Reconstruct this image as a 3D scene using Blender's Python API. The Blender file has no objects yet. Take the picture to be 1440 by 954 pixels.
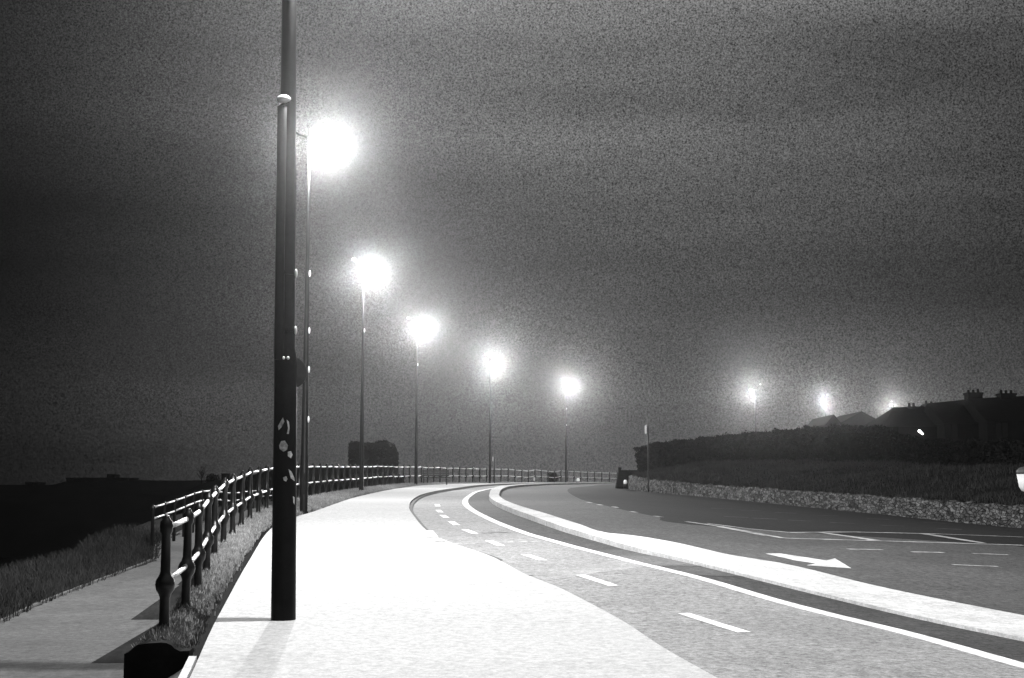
import bpy, math, random
import numpy as np
from mathutils import Vector
random.seed(7); rng = np.random.default_rng(7)
sc = bpy.context.scene
COL = sc.collection
PI = math.pi

# ------------------------------------------------------------------ camera numbers
F, CX, CY = 2000.0, 720.0, 477.0
EYE = 1.70
PIT = math.atan((684.0 - CY) / F)
cp, sp = math.cos(PIT), math.sin(PIT)
def zy(py, Y):
    return EYE + Y * math.tan(PIT - math.atan((py - CY) / F))
def xd(px, Y, z=EYE):
    return (px - CX) / F * (Y * cp + (z - EYE) * sp)

def pchip(xs, ys):
    xs = list(map(float, xs)); ys = list(map(float, ys)); n = len(xs)
    h = [xs[i+1]-xs[i] for i in range(n-1)]; d = [(ys[i+1]-ys[i])/h[i] for i in range(n-1)]
    m = [0.0]*n; m[0] = d[0]; m[-1] = d[-1]
    for i in range(1, n-1):
        if d[i-1]*d[i] > 0:
            w1 = 2*h[i]+h[i-1]; w2 = h[i]+2*h[i-1]
            m[i] = (w1+w2)/(w1/d[i-1]+w2/d[i])
    def f(x):
        if x <= xs[0]: return ys[0] + m[0]*(x-xs[0])
        if x >= xs[-1]: return ys[-1] + m[-1]*(x-xs[-1])
        lo, hi = 0, n-1
        while hi-lo > 1:
            k = (lo+hi)//2
            if xs[k] <= x: lo = k
            else: hi = k
        t = (x-xs[lo])/h[lo]; t2 = t*t; t3 = t2*t
        return (2*t3-3*t2+1)*ys[lo] + (t3-2*t2+t)*h[lo]*m[lo] + (-2*t3+3*t2)*ys[lo+1] + (t3-t2)*h[lo]*m[lo+1]
    return f
# a smoother curve (natural-ish Catmull tangents) for plan lines
def smooth(xs, ys):
    xs = list(map(float, xs)); ys = list(map(float, ys)); n = len(xs)
    m = [0.0]*n
    for i in range(n):
        a, b = max(0, i-1), min(n-1, i+1)
        m[i] = (ys[b]-ys[a])/(xs[b]-xs[a])
    def f(x):
        if x <= xs[0]: return ys[0] + m[0]*(x-xs[0])
        if x >= xs[-1]: return ys[-1] + m[-1]*(x-xs[-1])
        k = max(i for i in range(n-1) if xs[i] <= x)
        h = xs[k+1]-xs[k]; t = (x-xs[k])/h; t2 = t*t; t3 = t2*t
        return (2*t3-3*t2+1)*ys[k] + (t3-2*t2+t)*h*m[k] + (-2*t3+3*t2)*ys[k+1] + (t3-t2)*h*m[k+1]
    return f

PROF = pchip([-30, 0, 11, 16, 25, 35, 46, 58, 70, 82, 106, 132, 160, 220, 400],
             [-2.0, -1.72, -1.56, -1.47, -1.06, -.64, -.43, -.26, -.10, .05, .22, .34, .30, -.6, -5.0])
def G(x, y):
    fade = min(1.0, max(0.0, (95.0-y)/50.0))
    e = max(0.0, x-2.5); e = e*e/(e+0.6)
    return EYE + PROF(y) - 0.055*e*fade
def gp(px, py):
    """where the line of sight through a photo pixel meets the road surface"""
    a = (px-CX)/F; b = -(py-CY)/F
    dx, dy, dz = a, cp - b*sp, sp + b*cp
    t = 6.0; prev = t
    while t < 140:
        if EYE + dz*t < G(dx*t, dy*t): break
        prev = t; t += 0.25
    lo, hi = prev, t
    for _ in range(30):
        m = (lo+hi)/2
        if EYE + dz*m < G(dx*m, dy*m): hi = m
        else: lo = m
    return (dx*hi, dy*hi)
def curve(near, far, start=None):
    pts = [gp(*p) for p in near] + [(xd(px, Y), Y) for px, Y in far]
    if start: pts.insert(0, start)
    pts.sort(key=lambda p: p[1])
    out = [pts[0]]
    for p in pts[1:]:
        if p[1]-out[-1][1] > 0.4: out.append(p)
    return smooth([p[1] for p in out], [p[0] for p in out])

# ------------------------------------------------------------------ materials
def mat(name, base=0.1, var=0.25, scale=6.0, fine=120.0, finev=0.15, rough=0.85, spec=0.3, bump=0.0, metal=0.0, coords='pos', stretch=None):
    m = bpy.data.materials.new(name); m.use_nodes = True
    nt = m.node_tree; N = nt.nodes; L = nt.links; N.clear()
    out = N.new('ShaderNodeOutputMaterial'); b = N.new('ShaderNodeBsdfPrincipled')
    L.new(b.outputs[0], out.inputs[0])
    b.inputs['Roughness'].default_value = rough
    b.inputs['Specular IOR Level'].default_value = spec
    b.inputs['Metallic'].default_value = metal
    if coords == 'pos':
        g = N.new('ShaderNodeNewGeometry'); v = g.outputs['Position']
    else:
        g = N.new('ShaderNodeTexCoord'); v = g.outputs['Object']
    if stretch:
        mp = N.new('ShaderNodeMapping'); mp.inputs['Scale'].default_value = stretch
        L.new(v, mp.inputs[0]); v = mp.outputs[0]
    n1 = N.new('ShaderNodeTexNoise'); n1.inputs['Scale'].default_value = scale; n1.inputs['Detail'].default_value = 6; n1.inputs['Roughness'].default_value = .65
    n2 = N.new('ShaderNodeTexNoise'); n2.inputs['Scale'].default_value = fine*.09; n2.inputs['Detail'].default_value = 4; n2.inputs['Roughness'].default_value = 1.0
    L.new(v, n1.inputs['Vector']); L.new(v, n2.inputs['Vector'])
    def lin(sock, amp):
        a = N.new('ShaderNodeMath'); a.operation = 'MULTIPLY_ADD'; L.new(sock, a.inputs[0])
        a.inputs[1].default_value = amp*6; a.inputs[2].default_value = 1-amp*3
        return a.outputs[0]
    mu = N.new('ShaderNodeMath'); mu.operation = 'MULTIPLY'; L.new(lin(n1.outputs[0], var), mu.inputs[0]); L.new(lin(n2.outputs[0], finev), mu.inputs[1])
    m2 = N.new('ShaderNodeMath'); m2.operation = 'MULTIPLY'; m2.use_clamp = True; L.new(mu.outputs[0], m2.inputs[0]); m2.inputs[1].default_value = base
    mx = N.new('ShaderNodeMath'); mx.operation = 'MAXIMUM'; L.new(m2.outputs[0], mx.inputs[0]); mx.inputs[1].default_value = base*0.15
    L.new(mx.outputs[0], b.inputs['Base Color'])
    if bump:
        bp = N.new('ShaderNodeBump'); bp.inputs['Strength'].default_value = bump; bp.inputs['Distance'].default_value = .01
        L.new(n2.outputs[0], bp.inputs['Height']); L.new(bp.outputs[0], b.inputs['Normal'])
    return m
M = {}
M['footway'] = mat('pale_paving', .45, .06, .35, 110, .32, .9, .15, .25)
M['track'] = mat('worn_asphalt', .235, .14, .5, 120, .7, .85, .2, .35)
M['strip'] = mat('new_asphalt', .045, .2, .8, 110, .95, .85, .2, .35)
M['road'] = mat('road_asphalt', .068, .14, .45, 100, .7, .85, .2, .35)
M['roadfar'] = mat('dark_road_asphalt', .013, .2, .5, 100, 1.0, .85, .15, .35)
M['island'] = mat('pale_concrete', .50, .16, .9, 90, .35, .9, .15, .25)
M['kerb'] = mat('kerb_stone', .10, .2, 2, 60, .2, .9, .2, .3)
M['paint'] = mat('road_paint', .72, .2, 3, 120, .3, .8, .2)
M['wornpaint'] = mat('worn_road_paint', .36, .45, 2.2, 40, .35, .85, .2)
M['arrowpaint'] = mat('worn_arrow_paint', .5, .3, 3.5, 60, .3, .85, .2)
M['faintpaint'] = mat('faint_road_paint', .12, .5, 3, 40, .4, .9, .1)
M['path'] = mat('path_asphalt', .08, .15, .8, 90, .5, .9, .15, .3)
M['soil'] = mat('dark_soil', .004, .4, 4, 40, .3, 1, .05, .3)
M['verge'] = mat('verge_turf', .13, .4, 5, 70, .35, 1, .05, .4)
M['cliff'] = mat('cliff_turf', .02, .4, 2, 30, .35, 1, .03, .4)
M['sea'] = mat('dark_sea', .006, .3, .05, 2, .2, 1, .0)
M['land'] = mat('dark_land', .012, .4, .1, 2, .2, 1, .0)
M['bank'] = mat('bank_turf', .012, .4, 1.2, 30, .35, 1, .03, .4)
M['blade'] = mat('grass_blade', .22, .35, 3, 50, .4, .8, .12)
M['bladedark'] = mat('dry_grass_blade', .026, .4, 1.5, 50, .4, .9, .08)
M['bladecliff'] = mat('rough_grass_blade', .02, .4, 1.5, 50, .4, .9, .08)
M['leaf'] = mat('dark_leaf', .007, .4, 3, 30, .4, .8, .05)
M['bark'] = mat('dark_bark', .03, .3, 5, 30, .3, .9, .05)
M['post'] = mat('black_gloss_paint', .006, .3, 8, 60, .2, .34, .25, .0)
M['rail'] = mat('worn_metal_rail', .36, .25, 9, 90, .25, .38, .5, .0, .25)
M['column'] = mat('dark_column_paint', .005, .4, 6, 80, .25, .42, .09, .05)
M['clamp'] = mat('bright_metal', .75, .1, 9, 90, .1, .3, .6, 0, .3)
M['sticker'] = mat('torn_sticker', .45, .45, 22, 140, .3, .8, .2)
M['stone'] = None
M['brick'] = mat('dark_house_wall', .010, .2, 2, 20, .2, .95, .05)
M['slate'] = mat('dark_slate', .008, .25, 3, 20, .2, .9, .05)
M['white'] = mat('white_plastic', .8, .06, 6, 60, .05, .5, .4)
M['darkmetal'] = mat('dark_sign_back', .07, .2, 6, 60, .15, .6, .3)
M['lantern'] = mat('lantern_housing', .35, .1, 6, 60, .1, .5, .4)
M['darkstone'] = mat('dark_stone', .012, .4, 4, 25, .3, 1, .05, .3)
def emit(name, s):
    m = bpy.data.materials.new(name); m.use_nodes = True; nt = m.node_tree; nt.nodes.clear()
    o = nt.nodes.new('ShaderNodeOutputMaterial'); e = nt.nodes.new('ShaderNodeEmission'); e.inputs[0].default_value = (1,1,1,1); e.inputs[1].default_value = s
    nt.links.new(e.outputs[0], o.inputs[0]); return m
M['glow'] = emit('lamp_bowl_glow', 12.0)
M['lit'] = emit('small_lamp_glow', 6.0)
def glass():
    m = mat('dark_window_glass', .01, .1, 2, 20, .1, .15, .5); return m
M['glass'] = glass()
def stone_mat():
    m = bpy.data.materials.new('rubble_stone'); m.use_nodes = True; nt = m.node_tree; N = nt.nodes; L = nt.links; b = N['Principled BSDF']
    b.inputs['Roughness'].default_value = .95; b.inputs['Specular IOR Level'].default_value = .1
    g = N.new('ShaderNodeNewGeometry'); mp = N.new('ShaderNodeMapping'); mp.inputs['Scale'].default_value = (1,1,1.9)
    nz = N.new('ShaderNodeTexNoise'); nz.inputs['Scale'].default_value = 3; nz.inputs['Detail'].default_value = 5
    ad = N.new('ShaderNodeVectorMath'); ad.operation = 'MULTIPLY_ADD'; ad.inputs[1].default_value = (.25,.25,.2)
    L.new(g.outputs['Position'], mp.inputs[0]); L.new(mp.outputs[0], nz.inputs['Vector'])
    L.new(nz.outputs['Color'], ad.inputs[0]); L.new(mp.outputs[0], ad.inputs[2])
    v = N.new('ShaderNodeTexVoronoi'); v.inputs['Scale'].default_value = 5.5; L.new(ad.outputs[0], v.inputs['Vector'])
    e = N.new('ShaderNodeTexVoronoi'); e.feature = 'DISTANCE_TO_EDGE'; e.inputs['Scale'].default_value = 5.5; L.new(ad.outputs[0], e.inputs['Vector'])
    bw = N.new('ShaderNodeRGBToBW'); L.new(v.outputs['Color'], bw.inputs[0])
    r = N.new('ShaderNodeMapRange'); r.inputs[1].default_value = .15; r.inputs[2].default_value = .85; r.inputs[3].default_value = .04; r.inputs[4].default_value = .18; L.new(bw.outputs[0], r.inputs[0])
    r2 = N.new('ShaderNodeMapRange'); r2.inputs[1].default_value = .0; r2.inputs[2].default_value = .09; r2.inputs[3].default_value = .15; r2.inputs[4].default_value = 1; L.new(e.outputs['Distance'], r2.inputs[0])
    n2 = N.new('ShaderNodeTexNoise'); n2.inputs['Scale'].default_value = 22; n2.inputs['Detail'].default_value = 5; L.new(g.outputs['Position'], n2.inputs['Vector'])
    r3 = N.new('ShaderNodeMapRange'); r3.inputs[1].default_value = .3; r3.inputs[2].default_value = .7; r3.inputs[3].default_value = .35; r3.inputs[4].default_value = 1.2; L.new(n2.outputs[0], r3.inputs[0])
    a = N.new('ShaderNodeMath'); a.operation = 'MULTIPLY'; c = N.new('ShaderNodeMath'); c.operation = 'MULTIPLY'
    L.new(r.outputs[0], a.inputs[0]); L.new(r2.outputs[0], a.inputs[1]); L.new(a.outputs[0], c.inputs[0]); L.new(r3.outputs[0], c.inputs[1])
    L.new(c.outputs[0], b.inputs['Base Color'])
    bp = N.new('ShaderNodeBump'); bp.inputs['Strength'].default_value = .9; bp.inputs['Distance'].default_value = .06; L.new(r2.outputs[0], bp.inputs['Height']); L.new(bp.outputs[0], b.inputs['Normal'])
    return m
M['stone'] = stone_mat()

# ------------------------------------------------------------------ object helpers
def tag(o, label=None, cat=None, group=None, kind=None):
    if label: o['label'] = label
    if cat: o['category'] = cat
    if group: o['group'] = group
    if kind: o['kind'] = kind
    return o
def empty(name, loc, label, cat, group=None, rz=0.0):
    o = bpy.data.objects.new(name, None); COL.objects.link(o); o.location = loc; o.rotation_euler.z = rz
    o.empty_display_size = .1
    return tag(o, label, cat, group)
class MB:
    def __init__(s): s.v = []; s.f = []
    def quad(s, *p):
        b = len(s.v); s.v += [tuple(q) for q in p]; s.f.append(tuple(range(b, b+len(p))))
    def box(s, x0, y0, z0, x1, y1, z1, rot=0.0, c=None):
        b = len(s.v)
        P = [(x0,y0,z0),(x1,y0,z0),(x1,y1,z0),(x0,y1,z0),(x0,y0,z1),(x1,y0,z1),(x1,y1,z1),(x0,y1,z1)]
        if rot:
            cx, cy = c or ((x0+x1)/2, (y0+y1)/2); ca, sa = math.cos(rot), math.sin(rot)
            P = [(cx+(x-cx)*ca-(y-cy)*sa, cy+(x-cx)*sa+(y-cy)*ca, z) for x, y, z in P]
        s.v += P
        for q in ((0,3,2,1),(4,5,6,7),(0,1,5,4),(1,2,6,5),(2,3,7,6),(3,0,4,7)): s.f.append(tuple(b+i for i in q))
        return s
    def lathe(s, prof, n=16, c=(0,0,0)):
        b = len(s.v)
        for r, z in prof:
            for k in range(n):
                a = 2*PI*k/n; s.v.append((c[0]+r*math.cos(a), c[1]+r*math.sin(a), c[2]+z))
        for i in range(len(prof)-1):
            for k in range(n):
                k2 = (k+1) % n
                s.f.append((b+i*n+k, b+i*n+k2, b+(i+1)*n+k2, b+(i+1)*n+k))
        s.f.append(tuple(b+k for k in reversed(range(n)))); s.f.append(tuple(b+(len(prof)-1)*n+k for k in range(n)))
        return s
    def tube(s, pts, r, n=10):
        pts = [Vector(p) for p in pts]; b = len(s.v)
        rs = r if isinstance(r, (list, tuple)) else [r]*len(pts)
        up = Vector((0,0,1))
        for i, p in enumerate(pts):
            d = (pts[min(i+1, len(pts)-1)]-pts[max(i-1, 0)]).normalized()
            u = up if abs(d.z) < .95 else Vector((0,1,0))
            a = d.cross(u).normalized(); c = a.cross(d).normalized()
            for k in range(n):
                t = 2*PI*k/n; q = p + (a*math.cos(t)+c*math.sin(t))*rs[i]; s.v.append(tuple(q))
        for i in range(len(pts)-1):
            for k in range(n):
                k2 = (k+1) % n
                s.f.append((b+i*n+k, b+(i+1)*n+k, b+(i+1)*n+k2, b+i*n+k2))
        s.f.append(tuple(b+k for k in range(n))); s.f.append(tuple(b+(len(pts)-1)*n+k for k in reversed(range(n))))
        return s
    def ell(s, c, r, n=14, m=8, lo=-1.0, hi=1.0):
        prof = []
        for i in range(m+1):
            t = lo+(hi-lo)*i/m; t = max(-.9999, min(.9999, t)); a = math.asin(t) if False else t*PI/2
            prof.append((math.cos(a), math.sin(a)))
        b = len(s.v)
        for cr, z in prof:
            cr = max(cr, .02)
            for k in range(n):
                a = 2*PI*k/n; s.v.append((c[0]+r[0]*cr*math.cos(a), c[1]+r[1]*cr*math.sin(a), c[2]+r[2]*z))
        for i in range(m):
            for k in range(n):
                k2 = (k+1) % n; s.f.append((b+i*n+k, b+i*n+k2, b+(i+1)*n+k2, b+(i+1)*n+k))
        s.f.append(tuple(b+k for k in reversed(range(n)))); s.f.append(tuple(b+m*n+k for k in range(n)))
        return s
    def build(s, name, m, parent=None, smooth=False):
        me = bpy.data.meshes.new(name); me.from_pydata(s.v, [], s.f); me.update()
        if smooth: me.polygons.foreach_set('use_smooth', [True]*len(me.polygons))
        me.materials.append(m)
        o = bpy.data.objects.new(name, me); COL.objects.link(o)
        if parent: o.parent = parent
        return o
def struct(o): o['kind'] = 'structure'; return o
def ys_list(y0, y1):
    out = []; y = y0
    while y < y1:
        out.append(y); y += max(.35, min(2.0, abs(y)*.02))
    out.append(y1); return out
def strip(name, xl, xr, y0, y1, dz, m, n=6, side=None, zf=None):
    """surface between two plan lines, following the ground; side adds vertical faces of that depth"""
    mb = MB(); Ys = ys_list(y0, y1); z = zf or G
    dzf = dz if callable(dz) else (lambda y: dz)
    rows = []
    for y in Ys:
        a, b = xl(y), xr(y)
        row = []
        for k in range(n+1):
            x = a+(b-a)*k/n; row.append(len(mb.v)); mb.v.append((x, y, z(x, y)+dzf(y)))
        rows.append(row)
    for i in range(len(rows)-1):
        for k in range(n): mb.f.append((rows[i][k], rows[i][k+1], rows[i+1][k+1], rows[i+1][k]))
    if side:
        for i in range(len(rows)-1):
            for k in (0, n):
                p, q = mb.v[rows[i][k]], mb.v[rows[i+1][k]]
                mb.quad((p[0], p[1], p[2]), (q[0], q[1], q[2]), (q[0], q[1], q[2]-side), (p[0], p[1], p[2]-side))
    return struct(mb.build(name, m))

# ------------------------------------------------------------------ plan lines
FOOT_L = curve([(255,960),(300,868),(345,790),(385,738),(440,719),(500,699),(556,687.5)],
               [(612,88),(672,104),(775,130),(905,150)])
FOOT_R = curve([(1010,954),(935,912),(870,870),(790,828),(740,808),(690,782),(640,765),(605,750),(583,727),(575.5,714),(581,702),(600,693.5),(640,686.5)],
               [(716,100),(830,130),(960,152)])
LINE = curve([(1440,936),(1275,890),(1150,859.5),(1087,843),(1000,817),(900,790.6),(847,776),(780.6,757.5),(734,743.7),(688,725),(661,710.5),(654,701.5),(660,694.5),(674,688)],
             [(712,84),(760,100),(868,130),(1000,152)])
ISL_L = curve([(1440,901),(1275,866),(1162,839),(1050,811),(900,774),(850,760),(780.6,739),(723,718),(694,705),(688,697)],
              [(697,72),(724,84),(776,100),(884,130),(1020,152)])
ISL_R = curve([(1440,869),(1237,828),(1106,796),(1027,783),(958,767),(889,755),(850,751),(817,740),(780,728),(734,714),(709,704),(702,696)],
              [(712,72),(740,84),(790,100),(898,130),(1040,152)])
LANE0 = curve([(1440,763),(1250,756),(1102,751),(1012,736),(925,722),(865,710),(815,698)], [(800,75),(830,90),(860,110),(930,130),(1080,150)])
_ly = gp(1440,763)[1]
LANE = lambda y: LANE0(y) if y > _ly else LANE0(_ly)+(_ly-y)*.37
FENCE = smooth([-10,0,14.2,24.5,35,46,58,70,82,95,107,120,133,145,156],
               [-1.6,-2.15,-3.42,-4.95,-6.05,-6.65,-6.95,-6.85,-6.35,-4.9,-2.75,.6,4.5,9.0,14.5])
XW = smooth([-20,0,20,42,52,62,70,76.5],[40,31.5,23.2,15.2,11.45,8.75,6.75,6.2])
PATHZ = pchip([-20,0,16,34,50,60,90,140],[-2.3,-2.1,-1.97,-1.78,-1.4,-1.15,-.75,-1.5])
PATHU = pchip([-20,20,34,40,50,60,80,140],[3.2,2.9,2.6,3.5,4.3,4.8,5.5,6])

# left-hand terrain height as a function of distance left of the railing line
def LZ(u, y):
    pz = EYE+PATHZ(y); gz = G(FENCE(y), y)
    pu = PATHU(y)
    if u < .14: return gz
    if u < .3: return gz+(pz-gz)*(u-.14)/.16
    if u < pu: return pz
    if u < pu+1.9: return pz + .22*math.sin((u-pu)/1.9*PI/1.3)
    return max(-14.8, pz+.12-(u-pu-1.9)*.75)
# ------------------------------------------------------------------ ground sheet
def base_z(x, y):
    xf = FENCE(min(max(y, -10), 156)) if y < 156 else 14.5+(y-156)*1.5
    if x < xf and y < 400:
        return LZ(xf-x, max(min(y, 140), -20)) - .06 - max(0, y-140)*.02
    if y > 152:
        return G(0, y)-.3
    r = EYE + PROF(y) - .25
    if y < 80 and x > XW(y): return r - .9
    return G(x, y) - .25
xs = list(np.arange(-46, -8, 1.0)) + list(np.arange(-8, 30, .8)) + [32,36,42,50,60,80,120,200,400,900,2500]
xs = [-3000,-1200,-500,-200,-100,-60] + xs
ysl = [-60,-30,-15,-5] + list(np.arange(0, 160, 1.6)) + [165,175,190,210,240,280,330,400,600,1000,2000,4000]
mb = MB(); W = len(xs)
for y in ysl:
    for x in xs:
        if y >= 400: z = -14.9 if x < 60 else -9
        elif x <= -60: z = -14.9
        else: z = max(-14.9, base_z(x, min(y, 399)))
        mb.v.append((float(x), float(y), float(z)))
for i in range(len(ysl)-1):
    for k in range(W-1): mb.f.append((i*W+k, i*W+k+1, (i+1)*W+k+1, (i+1)*W+k))
struct(mb.build('ground', M['cliff'], smooth=True))
mb = MB(); mb.quad((-9000,-200,-14.6),(9000,-200,-14.6),(9000,16000,-14.6),(-9000,16000,-14.6)); struct(mb.build('sea', M['sea']))

# ------------------------------------------------------------------ road surfaces
STEP = pchip([0,20,26,40,160],[.0,.002,.05,.09,.09])
strip('pavement', lambda y: FOOT_L(y)+.05, FOOT_R, 4, 152, .0, M['footway'], 10, side=.14)
strip('cycle_track', lambda y: FOOT_R(y)-.12, LINE, 4, 152, lambda y: -.006-STEP(y), M['track'], 6)
strip('verge_strip', LINE, lambda y: ISL_L(y)+.02, 4, 152, lambda y: -.010-STEP(y), M['strip'], 3)
strip('traffic_island', ISL_L, ISL_R, 4, 152, lambda y: .03, M['island'], 4, side=.26)
ROADR = lambda y: (XW(y)+.25 if y < 76 else XW(76)+.25+(y-76)*.9)
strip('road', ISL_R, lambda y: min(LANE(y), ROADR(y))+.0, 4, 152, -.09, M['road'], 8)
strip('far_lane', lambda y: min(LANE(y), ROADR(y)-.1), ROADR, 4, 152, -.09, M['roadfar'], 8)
# kerb line along the pavement
strip('kerb', lambda y: FOOT_R(y)-.0, lambda y: FOOT_R(y)+.10, 23, 152, lambda y: -.004-STEP(y)*.6, M['kerb'], 1)

# ------------------------------------------------------------------ markings
def zs(x, y, level):
    return G(x, y)+level
def mark_line(name, f, w, y0, y1, lev, m):
    mb = MB(); Ys = ys_list(y0, y1); prev = None
    for y in Ys:
        dx = (f(y+.1)-f(y-.1))/.2; ln = math.hypot(dx, 1); nx, ny = 1/ln, -dx/ln; x = f(y)
        l = lev(y) if callable(lev) else lev
        cur = ((x-nx*w/2, y-ny*w/2, zs(x, y, l)), (x+nx*w/2, y+ny*w/2, zs(x, y, l)))
        if prev: mb.quad(prev[0], prev[1], cur[1], cur[0])
        prev = cur
    return struct(mb.build(name, m))
mark_line('edge_line', LINE, .19, 4, 150, lambda y: -.001-STEP(y), M['paint'])
def dash(p, q, w, lev, m, name='road_marking', wob=0.0):
    a = gp(*p); b = gp(*q); mb = MB()
    dx, dy = b[0]-a[0], b[1]-a[1]; ln = math.hypot(dx, dy); n = max(1, int(ln/.5)); nx, ny = -dy/ln, dx/ln
    prev = None
    for i in range(n+1):
        t = i/n; x = a[0]+dx*t; y = a[1]+dy*t
        ww = w*(1+wob*random.uniform(-1, 1))
        l = lev(y) if callable(lev) else lev
        cur = ((x-nx*ww/2, y-ny*ww/2, zs(x-nx*ww/2, y-ny*ww/2, l)), (x+nx*ww/2, y+ny*ww/2, zs(x+nx*ww/2, y+ny*ww/2, l)))
        if prev: mb.quad(prev[0], prev[1], cur[1], cur[0])
        prev = cur
    return struct(mb.build(name, m))
tl = lambda y: -.001-STEP(y)
for p, q in [((961,862),(1047,889)),((816,808),(863,823.5)),((738,776.5),(764,786)),((687,756),(704.5,763.5)),((653,740),(668,746)),((634,728.5),(642.6,734)),((622,719.5),(628,723.5)),((616,712.5),(620,716)),((614.5,705),(616,708))]:
    dash(p, q, .15, tl, M['paint'], 'lane_dash')
for p, q in [((637,760.5),(650,760.5)),((655,760.3),(668,760.2)),((672,760),(684,759.8)),((708,758.6),(722,758.3)),((730,758),(741,757.8)),((746,757.6),(757,757.3))]:
    dash(p, q, .22, tl, M['wornpaint'], 'give_way_mark', .4)
for p, q in [((601,747),(608,756)),((613,759),(619,762))]:
    dash(p, q, .22, .010, M['paint'], 'kerb_mark')
dash((713,813),(750,808.5), .035, tl, M['soil'], 'road_joint')
dash((680,745.5),(715,744), .05, tl, M['strip'], 'road_joint')
rl = -.085
# ghost island: border lines and diagonals
def poly(pts, w, m, name):
    for a, b in zip(pts, pts[1:]): dash(a, b, w, rl, m, name, .25)
poly([(968,729),(1012,735),(1060,744),(1102,751),(1200,754),(1320,757.5),(1440,761.5)], .16, M['wornpaint'], 'hatching_line')
poly([(994,731),(1050,738),(1110,743.5),(1200,743),(1320,746),(1440,750.5)], .14, M['wornpaint'], 'hatching_line')
for a, b in [((1012,735.5),(1080,748)),((1152,743.5),(1232,754.5)),((1296,745.5),(1382,758.5))]:
    dash(a, b, .26, rl+.003, M['wornpaint'], 'hatching_bar', .3)
for a, b in [((1192,766),(1241,767)),((1282,770),(1327,771)),((1367,772.3),(1418,774.2)),((1339,787.3),(1403,790))]:
    dash(a, b, .13, rl, M['wornpaint'], 'lane_dash', .2)
for a, b in [((826,702.6),(831,703.6)),((841,705.6),(846,706.6)),((862,708.6),(868,709.8)),((887,714.8),(895,716.2)),((921,721),(930,722.4)),((965,728.6),(976,730))]:
    dash(a, b, .16, rl, M['wornpaint'], 'lane_dash', .2)
for i, x in enumerate((1000,1040,1090,1150,1220,1300)):
    yb = 711+(x-1000)*.066; dash((x, yb),(x+30, yb+1.2), .12, rl, M['faintpaint'], 'lane_dash', .3)
    yb = 722+(x-1000)*.056; dash((x+18, yb),(x+52, yb+1.4), .12, rl, M['faintpaint'], 'lane_dash', .3)
# direction arrow
def pix_poly(pts, lev, m, name):
    mb = MB(); P = [gp(*p) for p in pts]; mb.quad(*[(x, y, zs(x, y, lev)) for x, y in P]); return struct(mb.build(name, m))
pix_poly([(1076,772),(1096,771.6),(1162,781.4),(1174,778.6),(1197,792),(1134,787.8),(1147,785.4),(1122,782)], rl, M['arrowpaint'], 'arrow_marking')
# paler bands of asphalt colour laid over the track and the dark strip
M['patch'] = mat('pale_asphalt', .30, .25, .9, 120, .5, .9, .15, .3)
M['patch2'] = mat('pale_strip', .13, .3, .9, 120, .5, .9, .15, .3)
M['patch3'] = mat('pale_strip_edge', .08, .3, .9, 120, .5, .9, .15, .3)
dash((735,811),(905,789), .9, lambda y: -.003-STEP(y), M['patch'], 'pale_asphalt_band', .25)
def strip_patch(y0, y1, m):
    strip('pale_patch', lambda y: LINE(y)+.05, lambda y: ISL_L(y)-.01, y0, y1, lambda y: -.0055-STEP(y), m, 2)
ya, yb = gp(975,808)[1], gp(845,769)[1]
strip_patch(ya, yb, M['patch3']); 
strip('pale_patch', lambda y: LINE(y)+.05, lambda y: ISL_L(y)-.01, ya+1.3, yb-1.3, lambda y: -.002-STEP(y), M['patch2'], 2)
# ------------------------------------------------------------------ left side
strip('path', lambda y: FENCE(y)-PATHU(y), lambda y: FENCE(y)-.24, 4, 95, .0, M['path'], 8, zf=lambda x, y: LZ(min(max(FENCE(y)-x, .32), PATHU(y)-.01), y))
# soil gap between paving and turf
strip('soil_edge', lambda y: FOOT_L(y)-.30, lambda y: FOOT_L(y)+.07, 13.2, 152, -.07, M['soil'], 2)
VT = 13.15   # where the raised turf ends, towards the camera
def vz(x, y):
    a = FENCE(y)-.16; b = FOOT_L(y)-.13; t = (x-a)/(b-a) if b > a else .5
    t = min(1, max(0, t))
    bump = .03+.09*(1-(2*t-1)**4) + .015*math.sin(y*3.1+x*5)+.012*math.sin(y*7.7)
    return G(b, y)+bump-.03
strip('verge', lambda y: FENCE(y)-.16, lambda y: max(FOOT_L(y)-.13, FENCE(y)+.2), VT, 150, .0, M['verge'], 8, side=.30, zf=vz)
# blunt end wall of the verge
a, b = FENCE(VT)-.19, FOOT_L(VT)-.02
mb = MB(); n = 14
for i in range(n):
    x0 = a+(b-a)*i/n; x1 = a+(b-a)*(i+1)/n
    h0 = vz(x0, VT)+.03; h1 = vz(x1, VT)+.03; zb = EYE+PATHZ(VT)-.1
    mb.quad((x0, VT-.12, zb),(x1, VT-.12, zb),(x1, VT-.12, h1),(x0, VT-.12, h0))
    mb.quad((x0, VT-.12, h0),(x1, VT-.12, h1),(x1, VT+.02, h1+.01),(x0, VT+.02, h0+.01))
mb.quad((b, VT-.12, zb),(b, VT+.02, zb),(b, VT+.02, vz(b,VT)+.04),(b, VT-.12, vz(b,VT)+.03))
mb.quad((a, VT-.12, zb),(a, VT-.12, vz(a,VT)+.03),(a, VT+.02, vz(a,VT)+.04),(a, VT+.02, zb))
tag(mb.build('retaining_wall', M['darkstone']), 'low dark stone end wall of the grass verge at the foot of the nearest railing post', 'wall')
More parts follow.
